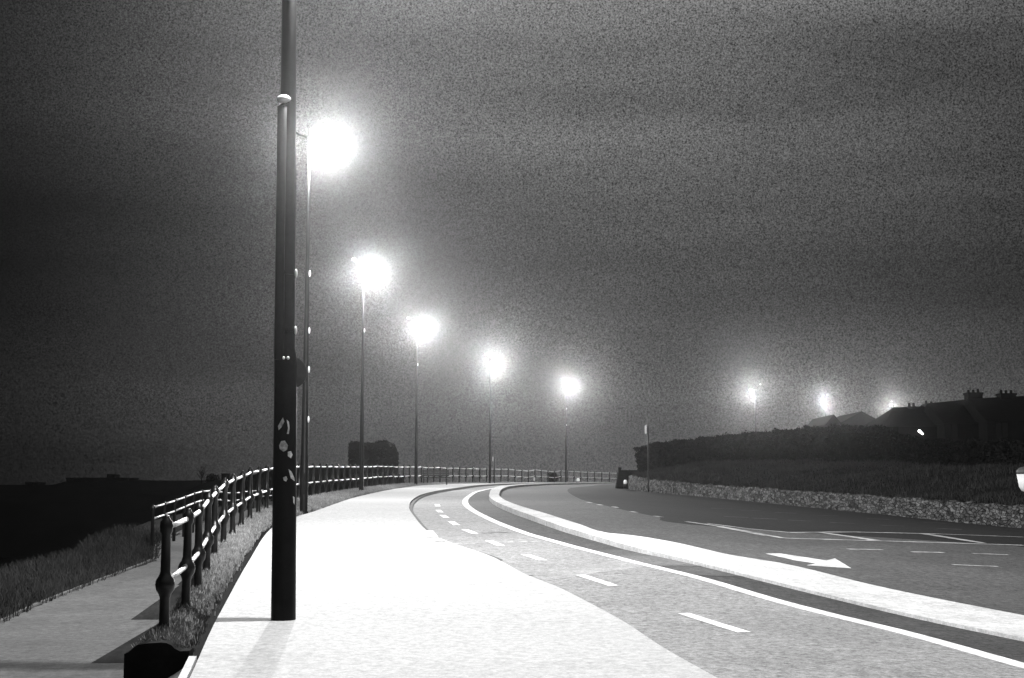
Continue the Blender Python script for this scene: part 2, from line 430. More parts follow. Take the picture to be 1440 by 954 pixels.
# slope of paving in front of the verge, down to the path
mb = MB(); Y0, Y1 = 4.0, VT-.12
for i in range(12):
    ya = Y0+(Y1-Y0)*i/12; yb = Y0+(Y1-Y0)*(i+1)/12
    for k in range(5):
        def P(y, k):
            xa = FENCE(y)-.26; xb = FOOT_L(y)+.06; t = k/5; x = xa+(xb-xa)*t
            return (x, y, (EYE+PATHZ(y))*(1-t)+(G(xb, y)-.005)*t)
        mb.quad(P(ya,k), P(ya,k+1), P(yb,k+1), P(yb,k))
struct(mb.build('ramp', M['path']))
# pale edgings
def edging(name, x0f, w, y0, y1, zf, h=.03):
    mb = MB(); Y = ys_list(y0, y1)
    for ya, yb in zip(Y, Y[1:]):
        xa, xb = x0f(ya), x0f(yb); za, zb = zf(xa, ya)+h, zf(xb, yb)+h
        mb.quad((xa, ya, za),(xa+w, ya, za),(xb+w, yb, zb),(xb, yb, zb))
        mb.quad((xa+w, ya, za),(xa+w, ya, za-.1),(xb+w, yb, zb-.1),(xb+w, yb, zb)); mb.quad((xa, ya, za-.1),(xa, ya, za),(xb, yb, zb),(xb, yb, zb-.1))
    return struct(mb.build(name, M['island']))
edging('pavement_edging', lambda y: FOOT_L(y)-.04, .07, 4, 13.0, lambda x, y: G(x, y), .012)
edging('path_edging', lambda y: FENCE(y)-.30, .09, 4, 13.3, lambda x, y: EYE+PATHZ(y), .05)
edging('path_kerb', lambda y: FENCE(y)-PATHU(y)-.08, .07, 14, 60, lambda x, y: EYE+PATHZ(y), .03).data.materials[0] = M['kerb']
# flat dark strip laid across the path
mb = MB()
for k in range(8):
    x0 = -7.9+k*.4; mb.quad((x0, 37.6, EYE+PATHZ(37.6)+.012),(x0+.4, 37.6, EYE+PATHZ(37.6)+.012),(x0+.4, 38.4, EYE+PATHZ(38.4)+.012),(x0, 38.4, EYE+PATHZ(38.4)+.012))
struct(mb.build('dark_path_strip', M['soil']))

# ------------------------------------------------------------------ grass
def blades(name, N, place, h0, h1, w, m, kind='stuff', lean=.45):
    """place(n) -> x,y,z arrays; one triangle-pair blade each"""
    x, y, z = place(N); n = len(x)
    h = rng.uniform(h0, h1, n); a = rng.uniform(0, 2*PI, n); la = rng.uniform(0, 2*PI, n); le = rng.uniform(.05, lean, n)*h
    ww = w*rng.uniform(.6, 1.3, n)
    cx, cy = np.cos(a)*ww/2, np.sin(a)*ww/2; lx, ly = np.cos(la)*le, np.sin(la)*le
    V = np.empty((n, 5, 3))
    V[:,0] = np.stack([x-cx, y-cy, z], 1); V[:,1] = np.stack([x+cx, y+cy, z], 1)
    V[:,2] = np.stack([x+cx*.7+lx*.4, y+cy*.7+ly*.4, z+h*.6], 1); V[:,3] = np.stack([x-cx*.7+lx*.4, y-cy*.7+ly*.4, z+h*.6], 1)
    V[:,4] = np.stack([x+lx, y+ly, z+h*.97], 1)
    b = (np.arange(n)*5)[:,None]
    faces = [tuple(r) for r in (b+np.array([[0,1,2,3]])).tolist()] + [tuple(r) for r in (b+np.array([[3,2,4]])).tolist()]
    me = bpy.data.meshes.new(name); me.from_pydata(V.reshape(-1,3).tolist(), [], faces); me.materials.append(m)
    o = bpy.data.objects.new(name, me); COL.objects.link(o)
    if kind: o['kind'] = kind
    return o
def verge_place(N):
    X, Y, Z = [], [], []
    while len(X) < N:
        y = VT+ (rng.random()**1.7)*75
        a = FENCE(y)-.16; b = max(FOOT_L(y)-.12, FENCE(y)+.2)
        x = a+(b-a)*rng.random(); X.append(x); Y.append(y); Z.append(vz(x, y)-.01)
    return np.array(X), np.array(Y), np.array(Z)
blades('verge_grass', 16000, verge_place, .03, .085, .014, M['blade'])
def verge_edge(N):
    X, Y, Z = [], [], []
    for _ in range(N):
        y = VT+(rng.random()**1.5)*60; b = FOOT_L(y)-.13; x = b+rng.normal(0, .03)+.03*math.sin(y*9)
        X.append(x); Y.append(y); Z.append(vz(min(x, b), y)-.05)
    return np.array(X), np.array(Y), np.array(Z)
blades('verge_edge_grass', 5000, verge_edge, .04, .11, .014, M['blade'], lean=.9)
def cliff_place(N):
    X, Y, Z = [], [], []
    while len(X) < N:
        y = 13+(rng.random()**1.4)*32; u = PATHU(y)-.05+rng.random()*2.1
        if math.sin(y*2.3+u*3)+math.sin(y*5.1-u*2)+rng.normal(0, .8) < -.9: continue
        x = FENCE(y)-u; X.append(x); Y.append(y); Z.append(LZ(u, y)-.07)
    return np.array(X), np.array(Y), np.array(Z)
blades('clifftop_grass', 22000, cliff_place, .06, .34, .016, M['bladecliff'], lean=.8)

# ------------------------------------------------------------------ railings
def rail_posts(fx, y0, y1, gap):
    out = []; y = y0
    while y < y1:
        out.append((fx(y), y)); dx = (fx(y+.1)-fx(y-.1))/.2; y += gap/math.hypot(dx, 1)
    return out
RH, MH = 1.06, .50
post = MB()
post.lathe([(.085,-.05),(.085,.03),(.06,.06),(.052,.10),(.05,.34),(.062,.38),(.088,.42),(.098,.47),(.088,.52),(.062,.56),(.05,.60),(.045,.96),(.06,.99),(.066,1.04),(.06,1.09),(.035,1.115),(.03,1.13),(.02,1.15)], 14)
fence = empty('railing', (FENCE(14.2), 14.2, G(FENCE(14.2), 14.2)), 'long black iron railing with pale rails curving along the left edge of the pavement', 'railing')
fo = Vector(fence.location)
pts = rail_posts(FENCE, 14.2, 154, 2.15)
print('posts', len(pts))
proto = post.build('post', M['post'], fence, smooth=True)
pp = MB(); pp.lathe([(.09,.0),(.10,.012),(.09,.02),(.03,.03)], 12)
foot = MB(); foot.box(-.02,-.10,.02,.09,-.05,.05); 
for i, (x, y) in enumerate(pts[:100]):
    o = proto if i == 0 else proto.copy()
    if i: COL.objects.link(o); o.parent = fence
    z = vz(x, y)-.04 if y < 150 else G(x, y)
    o.location = Vector((x, y, z))-fo
    o.rotation_euler = (random.uniform(-.012,.012), random.uniform(-.012,.012), random.uniform(0, 6))
for h, nm in ((RH-.03, 'top_rail'), (MH, 'middle_rail')):
    for k in range(len(pts)-1):
        a, b = pts[k], pts[k+1]
        za = (vz(*a) if a[1] < 150 else G(*a))-.04+h; zb = (vz(*b) if b[1] < 150 else G(*b))-.04+h
        A = Vector((a[0], a[1], za)); B = Vector((b[0], b[1], zb)); d = (B-A).normalized()
        mb = MB(); mb.tube([A+d*.12-fo, A.lerp(B,.5)-Vector((0,0,.006))-fo, B-d*.12-fo], .028, 8)
        mb.build(nm, M['rail'], fence, smooth=True)
# second railing on the outer side of the lower path
R2 = smooth([38,42,50,58,66,76],[xd(216,38),xd(245,42),xd(292,50),xd(328,58),xd(352,66),xd(383,76)])
R2T = pchip([38,42,50,58,66,76],[zy(714,38),zy(705,42),zy(690.5,50),zy(694,58),zy(691,66),zy(689,76)])
r2 = empty('railing', (R2(38), 38, EYE+PATHZ(38)), 'lower black railing on the far side of the sloping path, rising to a bend', 'railing')
ro = Vector(r2.location); p2 = rail_posts(R2, 38, 76, 2.1)
for k, (x, y) in enumerate(p2):
    mb = MB(); zb = EYE+PATHZ(y)-.3; zt = R2T(y)
    mb.lathe([(.05,zb),(.045,zt-.10),(.062,zt-.04),(.062,zt+.03),(.03,zt+.07)], 10, (x-ro.x, y-ro.y, -ro.z)); mb.build('post', M['post'], r2, smooth=True)
    if k < len(p2)-1:
        xb, yb = p2[k+1]
        for dz, nm in ((0, 'top_rail'), (-.30, 'middle_rail')):
            A = Vector((x, y, zt+dz)); B = Vector((xb, yb, R2T(yb)+dz)); d = (B-A).normalized()
            mb = MB(); mb.tube([A+d*.09-ro, B-d*.09-ro], .03, 8); mb.build(nm, M['rail'], r2, smooth=True)

# ------------------------------------------------------------------ street lamps
def lamp_light(loc, parent, scale=1.0):
    l = bpy.data.lights.new('lamp_light', 'POINT'); l.energy = 1.0; l.shadow_soft_size = .09; l.use_nodes = True
    nt = l.node_tree; N = nt.nodes; Lk = nt.links
    em = N['Emission']
    g = N.new('ShaderNodeTexCoord'); sx = N.new('ShaderNodeSeparateXYZ'); Lk.new(g.outputs['Normal'], sx.inputs[0])
    neg = N.new('ShaderNodeMath'); neg.operation = 'MULTIPLY'; neg.inputs[1].default_value = -1.0; Lk.new(sx.outputs['Z'], neg.inputs[0])
    mx = N.new('ShaderNodeMath'); mx.operation = 'MAXIMUM'; mx.inputs[1].default_value = .6; Lk.new(neg.outputs[0], mx.inputs[0])
    pw = N.new('ShaderNodeMath'); pw.operation = 'POWER'; pw.inputs[1].default_value = -3.0; Lk.new(mx.outputs[0], pw.inputs[0])
    ml = N.new('ShaderNodeMath'); ml.operation = 'MULTIPLY'; ml.inputs[1].default_value = 1.0; Lk.new(pw.outputs[0], ml.inputs[0])
    Lk.new(ml.outputs[0], em.inputs['Strength'])
    l.energy = LAMP_W*scale
    o = bpy.data.objects.new('lamp_light', l); COL.objects.link(o); o.location = loc; o.parent = parent
    return o
LAMP_W = 2500.0
LAMPS = [ # base px, base z override, Y, lamp px, lamp py, nub rows (photo y), label
 (427, 35, 460, 205, (385,465,520,590), 'tall thin lamp post standing right behind the thick nearest post, brightest glare', 1.05),
 (508, 58.4, 522, 385, (465,), 'lamp post in front of the dark square block, second largest glare'),
 (585, 82, 595, 463, (513,), 'lamp post just right of the dark square block, beside the bench'),
 (689, 106, 693.5, 511, (), 'lamp post with the short sign pole standing against its foot'),
 (796, 132, 799.5, 543, (575,598), 'lamp post right of the round bush, two pale clamps on it'),
 (1064, 150, 1056, 550, (), 'lamp post rising above the hedge with no roof beside it, left of the roofs', .95),
 (1163, 170, 1157, 564, (), 'lamp post just left of the small twin gables', .7),
 (1257, 190, 1252, 572, (), 'lamp post between the small gables and the long terrace roof', .6),
]
def column_mesh(h, r0, r1):
    mb = MB(); mb.lathe([(r0*1.25,-.1),(r0*1.25,.02),(r0*1.12,.03),(r0*1.12,1.35),(r0,1.42),(r0*.86,3.2),(r0*.72,4.6),(r1*1.05,h*.8),(r1,h)], 16)
    return mb
def lamp_post(px, Y, lx, ly, nubs, label, power=1.0, group='lamp posts along the promenade'):
    zl = zy(ly, Y); x0 = xd(px, Y, G(0, Y)); xl = xd(lx, Y, zl)
    z0 = G(x0, Y) if Y < 140 else EYE+.6
    dx = xl-x0
    # keep the column on the pixel at its foot; the arm reaches towards the road
    L = .62
    dy = -math.sqrt(max(0, L*L-dx*dx)) if abs(dx) < L else 0
    t = empty('street_lamp', (x0, Y, z0), label, 'street lamp', group)
    H = zl-z0+.22
    column_mesh(H, .088, .042).build('column', M['column'], t, smooth=True)
    mb = MB(); mb.box(-.045,-.106,.45,.045,-.098,.95); mb.build('door', M['column'], t)
    aim = Vector((dx, dy, 0)); n = aim.normalized()
    arm = MB()
    ta = -n*1.0+Vector((0,0,H+.52)); 
    arm.tube([ta, -n*.8+Vector((0,0,H+.38)), -n*.4+Vector((0,0,H+.12)), Vector((0,0,H-.02)), n*.15+Vector((0,0,H+.02)), aim-n*.1+Vector((0,0,H-.06)), aim+n*.05+Vector((0,0,H-.08))], [.02,.028,.03,.04,.035,.03,.03], 8)
    arm.lathe([(.05,-.05),(.06,.02),(.05,.25),(.02,.30)], 10, (0,0,H-.05))
    a = arm.build('arm', M['column'], t, smooth=True)
    mb = MB(); mb.ell(ta, (.10,.10,.07), 12, 6); mb.build('finial', M['clamp'], a, smooth=True)
    ang = math.atan2(n.y, n.x)
    hd = MB(); hd.ell((0,0,0), (.38,.17,.10), 16, 5, 0.0, 1.0); h = hd.build('lantern', M['lantern'], t, smooth=True)
    h.location = aim+n*.22+Vector((0,0,H-.12)); h.rotation_euler.z = ang
    bw = MB(); bw.ell((0,0,-.004), (.26,.13,.12), 16, 6, -1.0, 0.0); g = bw.build('bowl', M['glow'], h, smooth=True)
    lamp_light((dx+n.x*.2, dy+n.y*.2, H-.34), t, power)
    for py in nubs:
        zz = zy(py, Y)-z0; rr = .088-.046*min(1, zz/8)
        mb = MB(); mb.ell((rr+.012,-.02,zz), (.03,.03,.085), 10, 6)
        mb.build('clamp', M['clamp'], t, smooth=True)
    return t
for a in LAMPS: lamp_post(*a)

# nearest post, thick, with a service pipe, sign and stickers
Y = 16.0; zb = zy(868.5, Y); x0 = xd(398.5, Y, zb)
t = empty('street_lamp', (x0, Y, zb), 'thick black lamp post in the foreground with torn stickers and a round sign', 'street lamp')
mb = MB(); mb.lathe([(.139,-.1),(.137,0),(.133,1.2),(.128,2.2),(.128,2.86),(.12,2.93),(.105,3.0),(.098,4.5),(.09,6.0),(.084,7.2),(.07,9.0)], 28)
col1 = mb.build('column', M['column'], t, smooth=True)
zt = zy(141, Y)-zb
off = (-.060, -.105)
mb = MB(); mb.tube([(off[0],off[1],2.86),(off[0]-.002,off[1]+.012,4.2),(off[0]+.006,off[1]+.02,zt-.10),(off[0]+.02,off[1]+.035,zt-.03),(off[0]+.06,off[1]+.08,zt)], [.056,.055,.055,.053,.035], 14)
mb.build('service_pipe', M['column'], t, smooth=True)
mb = MB(); mb.ell((off[0]+.02,off[1]+.03,zt-.01), (.085,.075,.05), 14, 6); mb.build('pipe_cap', M['clamp'], t, smooth=True)
ad = MB(); ad.tube([(-.5,0,9.35),(0,0,9.0),(.4,0,9.12),(.95,0,9.15)], [.03,.06,.045,.04], 10); ad.build('arm', M['column'], t, smooth=True)
hd = MB(); hd.ell((0,0,0), (.42,.19,.11), 16, 5, 0.0, 1.0); h = hd.build('lantern', M['lantern'], t, smooth=True); h.location = (1.15,0,9.08)
bw = MB(); bw.ell((0,0,-.004), (.28,.14,.13), 16, 6, -1.0, 0.0); bw.build('bowl', M['glow'], h, smooth=True)
lamp_light((1.15, 0, 8.86), t, 1.9); t.rotation_euler.y = -.007
for py in (385, 465):
    zz = zy(py, Y)-zb; mb = MB(); mb.box(.092,-.02,zz-.05,.118,.02,zz+.04); mb.lathe([(.107,zz-.02),(.107,zz+.02)], 20); mb.build('clamp', M['column'], t)
    mb = MB(); mb.ell((.112,-.03,zz), (.018,.02,.05), 10, 6); mb.build('bolt', M['clamp'], t, smooth=True)
# round sign on the far side of the post (we see its back)
zz = zy(523, Y)-zb; mb = MB()
n = 32; R = .185
for yy, flip in ((.150, 0), (.158, 1)):
    b0 = len(mb.v)
    for k in range(n): mb.v.append((.035+R*math.cos(2*PI*k/n), yy, zz+R*math.sin(2*PI*k/n)))
    mb.f.append(tuple(b0+k for k in (range(n) if flip else reversed(range(n)))))
for k in range(n): mb.f.append((k, (k+1) % n, n+(k+1) % n, n+k))
mb.build('sign', M['darkmetal'], t)
for dx, dz in ((-.005, 0), (.045, .0)):
    mb = MB(); mb.ell((dx,-.125,zy(505,Y)-zb), (.018,.014,.018), 10, 6); mb.build('bolt', M['clamp'], t, smooth=True)
# stickers as thin bent pieces on the column surface
def sticker(pix):
    """outline given as offsets round the column: px offset from axis and photo row"""
    mb = MB(); vs = []
    for px, py in pix:
        xo = (px-398.5)/F*Y; r = .1345; a = math.asin(max(-.98, min(.98, xo/r)))
        vs.append((r*math.sin(a)*1.012, -r*math.cos(a)*1.012-.001, zy(py, Y)-zb))
    mb.quad(*vs); mb.build('sticker', M['sticker'], t)
sticker([(398,588),(400,594),(396,602),(392,606),(391,600),(394,595)])
sticker([(403,591),(406,594),(407,603),(406,611),(403.5,611),(405,603)])
sticker([(396,621),(401,620.5),(405,627),(404,633),(399,636),(394,632),(393,627)])
sticker([(405,636),(409,635),(411,640),(409,645),(405,642)])
sticker([(406,660),(410,664),(413,672),(413.6,677),(409,673)])
sticker([(399,672),(403,670),(405,674),(403,677.5),(400,676)])
sticker([(411.8,698),(413.8,700),(413.6,710),(412.2,707)])

# ------------------------------------------------------------------ signs and small things by the road
def sign_post(px, Y, top, base, label, plate=None):
    z0 = G(xd(px, Y), Y)-.09 if base is None else zy(base, Y); x = xd(px, Y, z0); H = zy(top, Y)-z0
    t = empty('sign_post', (x, Y, z0), label, 'sign post')
    mb = MB(); mb.lathe([(.045,-.1),(.04,0),(.04,H),(.02,H+.03)], 10); mb.build('pole', M['post'], t, smooth=True)
    if plate:
        mb = MB(); mb.box(plate[0],-.28,H-plate[2],plate[0]+plate[3],.22,H-plate[1]); mb.build('plate', M['rail'], t)
    return t
sign_post(912, 66, 597, 688.5, 'thin dark sign post at the left end of the stone wall by the hedge', (-.13,.05,.42,.05))
sign_post(695.5, 107, 637, 681, 'short thin sign post beside the foot of a lamp post', (-.17,.3,.62,.07))
def bollard(px, Y, top, bot, label, w=.16, body='white'):
    z0 = zy(bot, Y); x = xd(px, Y); H = zy(top, Y)-z0
    t = empty('marker_post', (x, Y, z0), label, 'marker post', 'small marker posts by the far bend')
    mb = MB(); mb.lathe([(w*.6,-.1),(w*.6,H*.35),(w*.5,H*.4)], 12); mb.build('base', M['post'], t, smooth=True)
    mb = MB(); mb.lathe([(w*.5,H*.38),(w*.62,H*.6),(w*.55,H*.85),(w*.3,H)], 12); mb.build('cap', M[body], t, smooth=True)
bollard(813, 131, 672.5, 680.5, 'small white capped marker post just right of the round bush', .26)
bollard(879.5, 74, 675, 684.5, 'small white marker post at the foot of the dark pier by the stone wall', .16)
bollard(751, 124, 671, 681, 'pale marker post in the railing left of the round bush', .15, 'rail')

# bench against the railing
def bench(px, Y):
    x = xd(px, Y); z0 = G(x, Y); t = empty('park_bench', (x, Y, z0), 'dark bench in front of the far railing beside a lamp post', 'bench', rz=.12)
    mb = MB()
    for k in range(4): mb.box(-.85,-.18+k*.11,.42,.85,-.09+k*.11,.46)
    mb.build('seat', M['post'], t)
    mb = MB()
    for k in range(3): mb.box(-.85,.26,.52+k*.13,.85,.29,.62+k*.13)
    mb.build('backrest', M['post'], t)
    for s in (-.7, .7):
        mb = MB(); mb.box(s-.03,-.18,0,s+.03,-.13,.42); mb.box(s-.03,.22,0,s+.03,.26,.9); mb.box(s-.03,-.18,.38,s+.03,.26,.42); mb.build('leg', M['post'], t)
bench(612, 87)

# ------------------------------------------------------------------ foliage helper
def leaves(name, pts, size, m, parent=None):
    """pts (n,3): small quads facing every way"""
    P = np.array(pts); n = len(P); d = rng.normal(size=(n,3)); d /= np.linalg.norm(d, axis=1)[:,None]
    e = rng.normal(size=(n,3)); e = np.cross(d, e); e /= np.linalg.norm(e, axis=1)[:,None]; f = np.cross(d, e)
    s = size*rng.uniform(.5, 1.3, n)[:,None]
    V = np.stack([P-e*s*.5, P+f*s*.28, P+e*s*.5, P-f*s*.28], 1).reshape(-1,3)
    F_ = [tuple(r) for r in ((np.arange(n)*4)[:,None]+np.array([[0,1,2,3]])).tolist()]
    me = bpy.data.meshes.new(name); me.from_pydata(V.tolist(), [], F_); me.materials.append(m)
    o = bpy.data.objects.new(name, me); COL.objects.link(o)
    if parent: o.parent = parent
    return o
# round bush beyond the far railing
bx, bY = xd(777.5, 138), 138.0; bz = zy(682, bY)
t = empty('bush', (bx, bY, bz), 'small round bush behind the far railing left of a lamp post', 'bush')
mb = MB(); mb.tube([(0,0,-.2),(0,0,.4),(.1,0,.8)], [.06,.05,.03], 6)
mb.tube([(0,0,.2),(-.3,.1,.8)], [.04,.02], 6); mb.build('trunk', M['bark'], t)
P = []
while len(P) < 1500:
    q = rng.normal(size=3); q /= np.linalg.norm(q); r = rng.uniform(.55, 1.0)*(1+.12*math.sin(q[0]*7)+.1*math.sin(q[2]*9))
    P.append((q[0]*.62*r, q[1]*.6*r, .62+q[2]*.60*r))
leaves('foliage', P, .13, M['leaf'], t)
mb = MB(); mb.ell((0,0,.6), (.45,.42,.45), 12, 8); mb.build('twigs', M['leaf'], t)

# ------------------------------------------------------------------ right: wall, bank, hedge
WX = lambda y: XW(y)+.02
def wall_build():
    Ys = list(np.arange(6, 76.6, .35)); mb = MB(); n = 4; rows = []
    for y in Ys:
        zt = WT(y); x = XW(y); zb = G(x, y)-.2; row = []
        prof = [(-.0, zb), (-.0, zb+(zt-zb)*.45), (.02, zb+(zt-zb)*.8), (.03, zt-.06), (.06, zt), (.32, zt+.01), (.36, zt-.4)]
        for k, (o, z) in enumerate(prof):
            row.append(len(mb.v)); j = 0 if k in (0, 6) else 1
            mb.v.append((x+o+j*random.uniform(-.035,.035), y+j*random.uniform(-.03,.03), z+j*random.uniform(-.03,.03)*(1.6 if k > 3 else 1)))
        rows.append(row)
    for i in range(len(rows)-1):
        for k in range(6): mb.f.append((rows[i][k], rows[i+1][k], rows[i+1][k+1], rows[i][k+1]))
    for r in (rows[0], rows[-1]): mb.f.append(tuple(r))
    o = mb.build('stone_wall', M['stone'])
    tag(o, 'low rubble stone wall curving along the right edge of the road below the grass bank', 'wall')
# wall top from the photograph rows
WT_pts = [(76.5, zy(668,76.5)), (70, zy(674.5,70)), (62, zy(682.5,62)), (52, zy(693.5,52)), (42, zy(713,42)), (25, G(21,25)+.55), (0, G(31,0)+.55)]
WT = pchip([p[0] for p in WT_pts][::-1], [p[1] for p in WT_pts][::-1])
wall_build()
# hedge base line
HB = [(78.5,900,680,629),(77,925,668,624),(75.5,950,660,621.5),(72.5,1000,652,616),(70,1040,650,612),(67,1100,650,607),(64,1160,650,602),(62,1215,650,601),(60,1260,652,612),(58,1300,654,621),(55,1370,656,622),(52,1440,658,623),(44,1640,664,628)]
HX = smooth([h[0] for h in HB][::-1], [xd(h[1],h[0]) for h in HB][::-1])
HZ = pchip([h[0] for h in HB][::-1], [zy(h[2],h[0]) for h in HB][::-1])
HT = pchip([h[0] for h in HB][::-1], [zy(h[3],h[0]) for h in HB][::-1])
# bank: loft from the wall top to the hedge foot and on behind it
mb = MB(); rows = []; NR = 60
for i in range(NR+1):
    s = i/NR; yw = 8+(76.3-8)*s; yh = 26+(78.5-26)*s**.9
    A = Vector((XW(yw)+.2, yw, WT(yw)-.03))
    B = Vector((HX(yh), yh, HZ(yh)+.02)); C = B+Vector((6,8,.5)); D = B+Vector((40,46,1.2)); row = []
    for k in range(11):
        tt = k/10; p = A.lerp(B, tt); p.z += .12*math.sin(tt*PI)+.05*math.sin(tt*11+i*.8); row.append(len(mb.v)); mb.v.append(tuple(p))
    for p in (C, D): row.append(len(mb.v)); mb.v.append(tuple(p))
    rows.append(row)
for i in range(NR):
    for k in range(12): mb.f.append((rows[i][k], rows[i][k+1], rows[i+1][k+1], rows[i+1][k]))
bank = struct(mb.build('grass_bank', M['bank'], smooth=True))
BV = mb.v; BR = rows
def bank_place(N):
    X, Y, Z = [], [], []
    while len(X) < N:
        i = int(rng.random()**.8*NR); i = min(i, NR-1); k = int(rng.integers(0, 10)); s, t_ = rng.random(2)
        a, b, c, d = (Vector(BV[BR[i][k]]), Vector(BV[BR[i][k+1]]), Vector(BV[BR[i+1][k]]), Vector(BV[BR[i+1][k+1]]))
        p = a.lerp(b, s).lerp(c.lerp(d, s), t_)
        if p.y < 38: continue
        if math.sin(p.x*1.7+p.y*.9)+math.sin(p.y*2.1-p.x*.6)+rng.normal(0,.8) < -.8: continue
        X.append(p.x); Y.append(p.y); Z.append(p.z-.03)
    return np.array(X), np.array(Y), np.array(Z)
blades('bank_grass', 26000, bank_place, .06, .26, .03, M['bladedark'], lean=.9)
def walltop_place(N):
    X, Y, Z = [], [], []
    for _ in range(N):
        y = rng.uniform(38, 76); 
        if math.sin(y*1.9)+math.sin(y*4.3) < -.2 and rng.random() < .8: continue
        X.append(XW(y)+rng.uniform(.03,.5)); Y.append(y); Z.append(WT(y)-.02)
    return np.array(X), np.array(Y), np.array(Z)
blades('wall_top_grass', 2600, walltop_place, .08, .38, .025, M['bladedark'], lean=.7)
# hedge
t = empty('hedge', (HX(70), 70, HZ(70)), 'long black clipped hedge along the top of the grass bank', 'hedge')
ho = Vector(t.location); mb = MB(); rows = []
hy = list(np.arange(44, 78.3, .8))+[78.3]
for y in hy:
    x, z0, z1 = HX(y), HZ(y), HT(y); d = 1.5; w = .0
    e = .15 if y > 78 else 0
    prof = [(0,-.3),(-.05,.5),(.0,.9),(.25,1.0),(1.2,1.0),(1.5,.9),(1.5,-.3)]
    row = []
    for k, (o, f) in enumerate(prof):
        zz = z0+(z1-z0-.10)*f if f > 0 else z0-.3
        row.append(len(mb.v)); mb.v.append((x+o*.6+random.uniform(-.05,.05)-ho.x, y+o*.8+random.uniform(-.05,.05)-ho.y, zz+random.uniform(-.04,.04)-ho.z))
    rows.append(row)
for i in range(len(rows)-1):
    for k in range(6): mb.f.append((rows[i][k], rows[i][k+1], rows[i+1][k+1], rows[i+1][k]))
for r in (rows[0], rows[-1]): mb.f.append(tuple(r))
mb.build('stems', M['leaf'], t)
P = []
for _ in range(26000):
    y = 50+(78.4-50)*rng.random(); x, z0, z1 = HX(y), HZ(y), HT(y)
    lean = 0
    if rng.random() < .5: # face
        f = rng.random(); P.append((x+rng.normal(-.03,.06)-ho.x, y+rng.normal(-.05,.06)-ho.y, z0+(z1-z0)*f-ho.z))
    else:
        o = rng.random()*1.4; bumpz = .05*math.sin(y*3.1)+.04*math.sin(y*8.3+1)
        P.append((x+o*.6-ho.x, y+o*.8-ho.y, z1-.03+bumpz+rng.normal(0,.045)-ho.z))
for _ in range(2500): # leaning left end
    f = rng.random(); z0, z1 = HZ(78.4), HT(78.4); P.append((HX(78.4)-.25*(f-.4)+rng.uniform(-.05,.9)-.1-ho.x, 78.4+rng.uniform(-.1,1.0)-ho.y, z0+(z1-z0)*f-ho.z))
leaves('foliage', P, .16, M['leaf'], t)
# dark pier and rail at the left end of the wall
Yp = 79.0; px0 = xd(866, Yp); z0 = zy(684.5, Yp)
t = empty('gate_pier', (xd(876,Yp), Yp, z0), 'dark block-like stone pier with a spur at the left end of the stone wall', 'pier')
o0 = t.location
mb = MB(); zt = zy(664,Yp)-z0; a = xd(866.5,Yp)-o0.x; b = xd(884,Yp)-o0.x
v = [(a-.05,-.3,-.2),(b+.05,-.3,-.2),(b,-.25,zt),(a+.12,-.25,zt),(a-.05,.5,-.2),(b+.05,.5,-.2),(b,.4,zt),(a+.12,.4,zt)]
mb.quad(v[0],v[1],v[2],v[3]); mb.quad(v[5],v[4],v[7],v[6]); mb.quad(v[1],v[5],v[6],v[2]); mb.quad(v[4],v[0],v[3],v[7]); mb.quad(v[3],v[2],v[6],v[7])
mb.build('pier_block', M['darkstone'], t)
mb = MB(); mb.box(a+.12,-.2,zt,a+.28,.1,zy(657.5,Yp)-z0); mb.build('spur', M['darkstone'], t)
mb = MB(); mb.box(a+.2,-.1,zt+.003,xd(902,Yp)-o0.x,.15,zt+.10); mb.build('coping', M['darkstone'], t)
mb = MB(); mb.box(b-.1,-.05,-.2,xd(902,Yp)-o0.x,.1,zt-.002); mb.build('side_wall', M['darkstone'], t)
# white bollard sign standing in the bank at the right edge
Yb = 44.0; t = empty('bollard_sign', (xd(1446,Yb), Yb, zy(700,Yb)), 'white bollard with a dark domed head standing on the bank at the right edge', 'bollard')
zo = zy(700,Yb)
mb = MB(); mb.lathe([(.08,-.3),(.08,zy(692,Yb)-zo),(.20,zy(690.5,Yb)-zo),(.27,zy(685,Yb)-zo),(.33,zy(667,Yb)-zo)], 18); mb.build('body', M['white'], t, smooth=True)
mb = MB(); mb.lathe([(.335,zy(667,Yb)-zo),(.33,zy(662,Yb)-zo),(.24,zy(658,Yb)-zo),(.08,zy(656,Yb)-zo)], 18); mb.build('cap', M['darkmetal'], t, smooth=True)

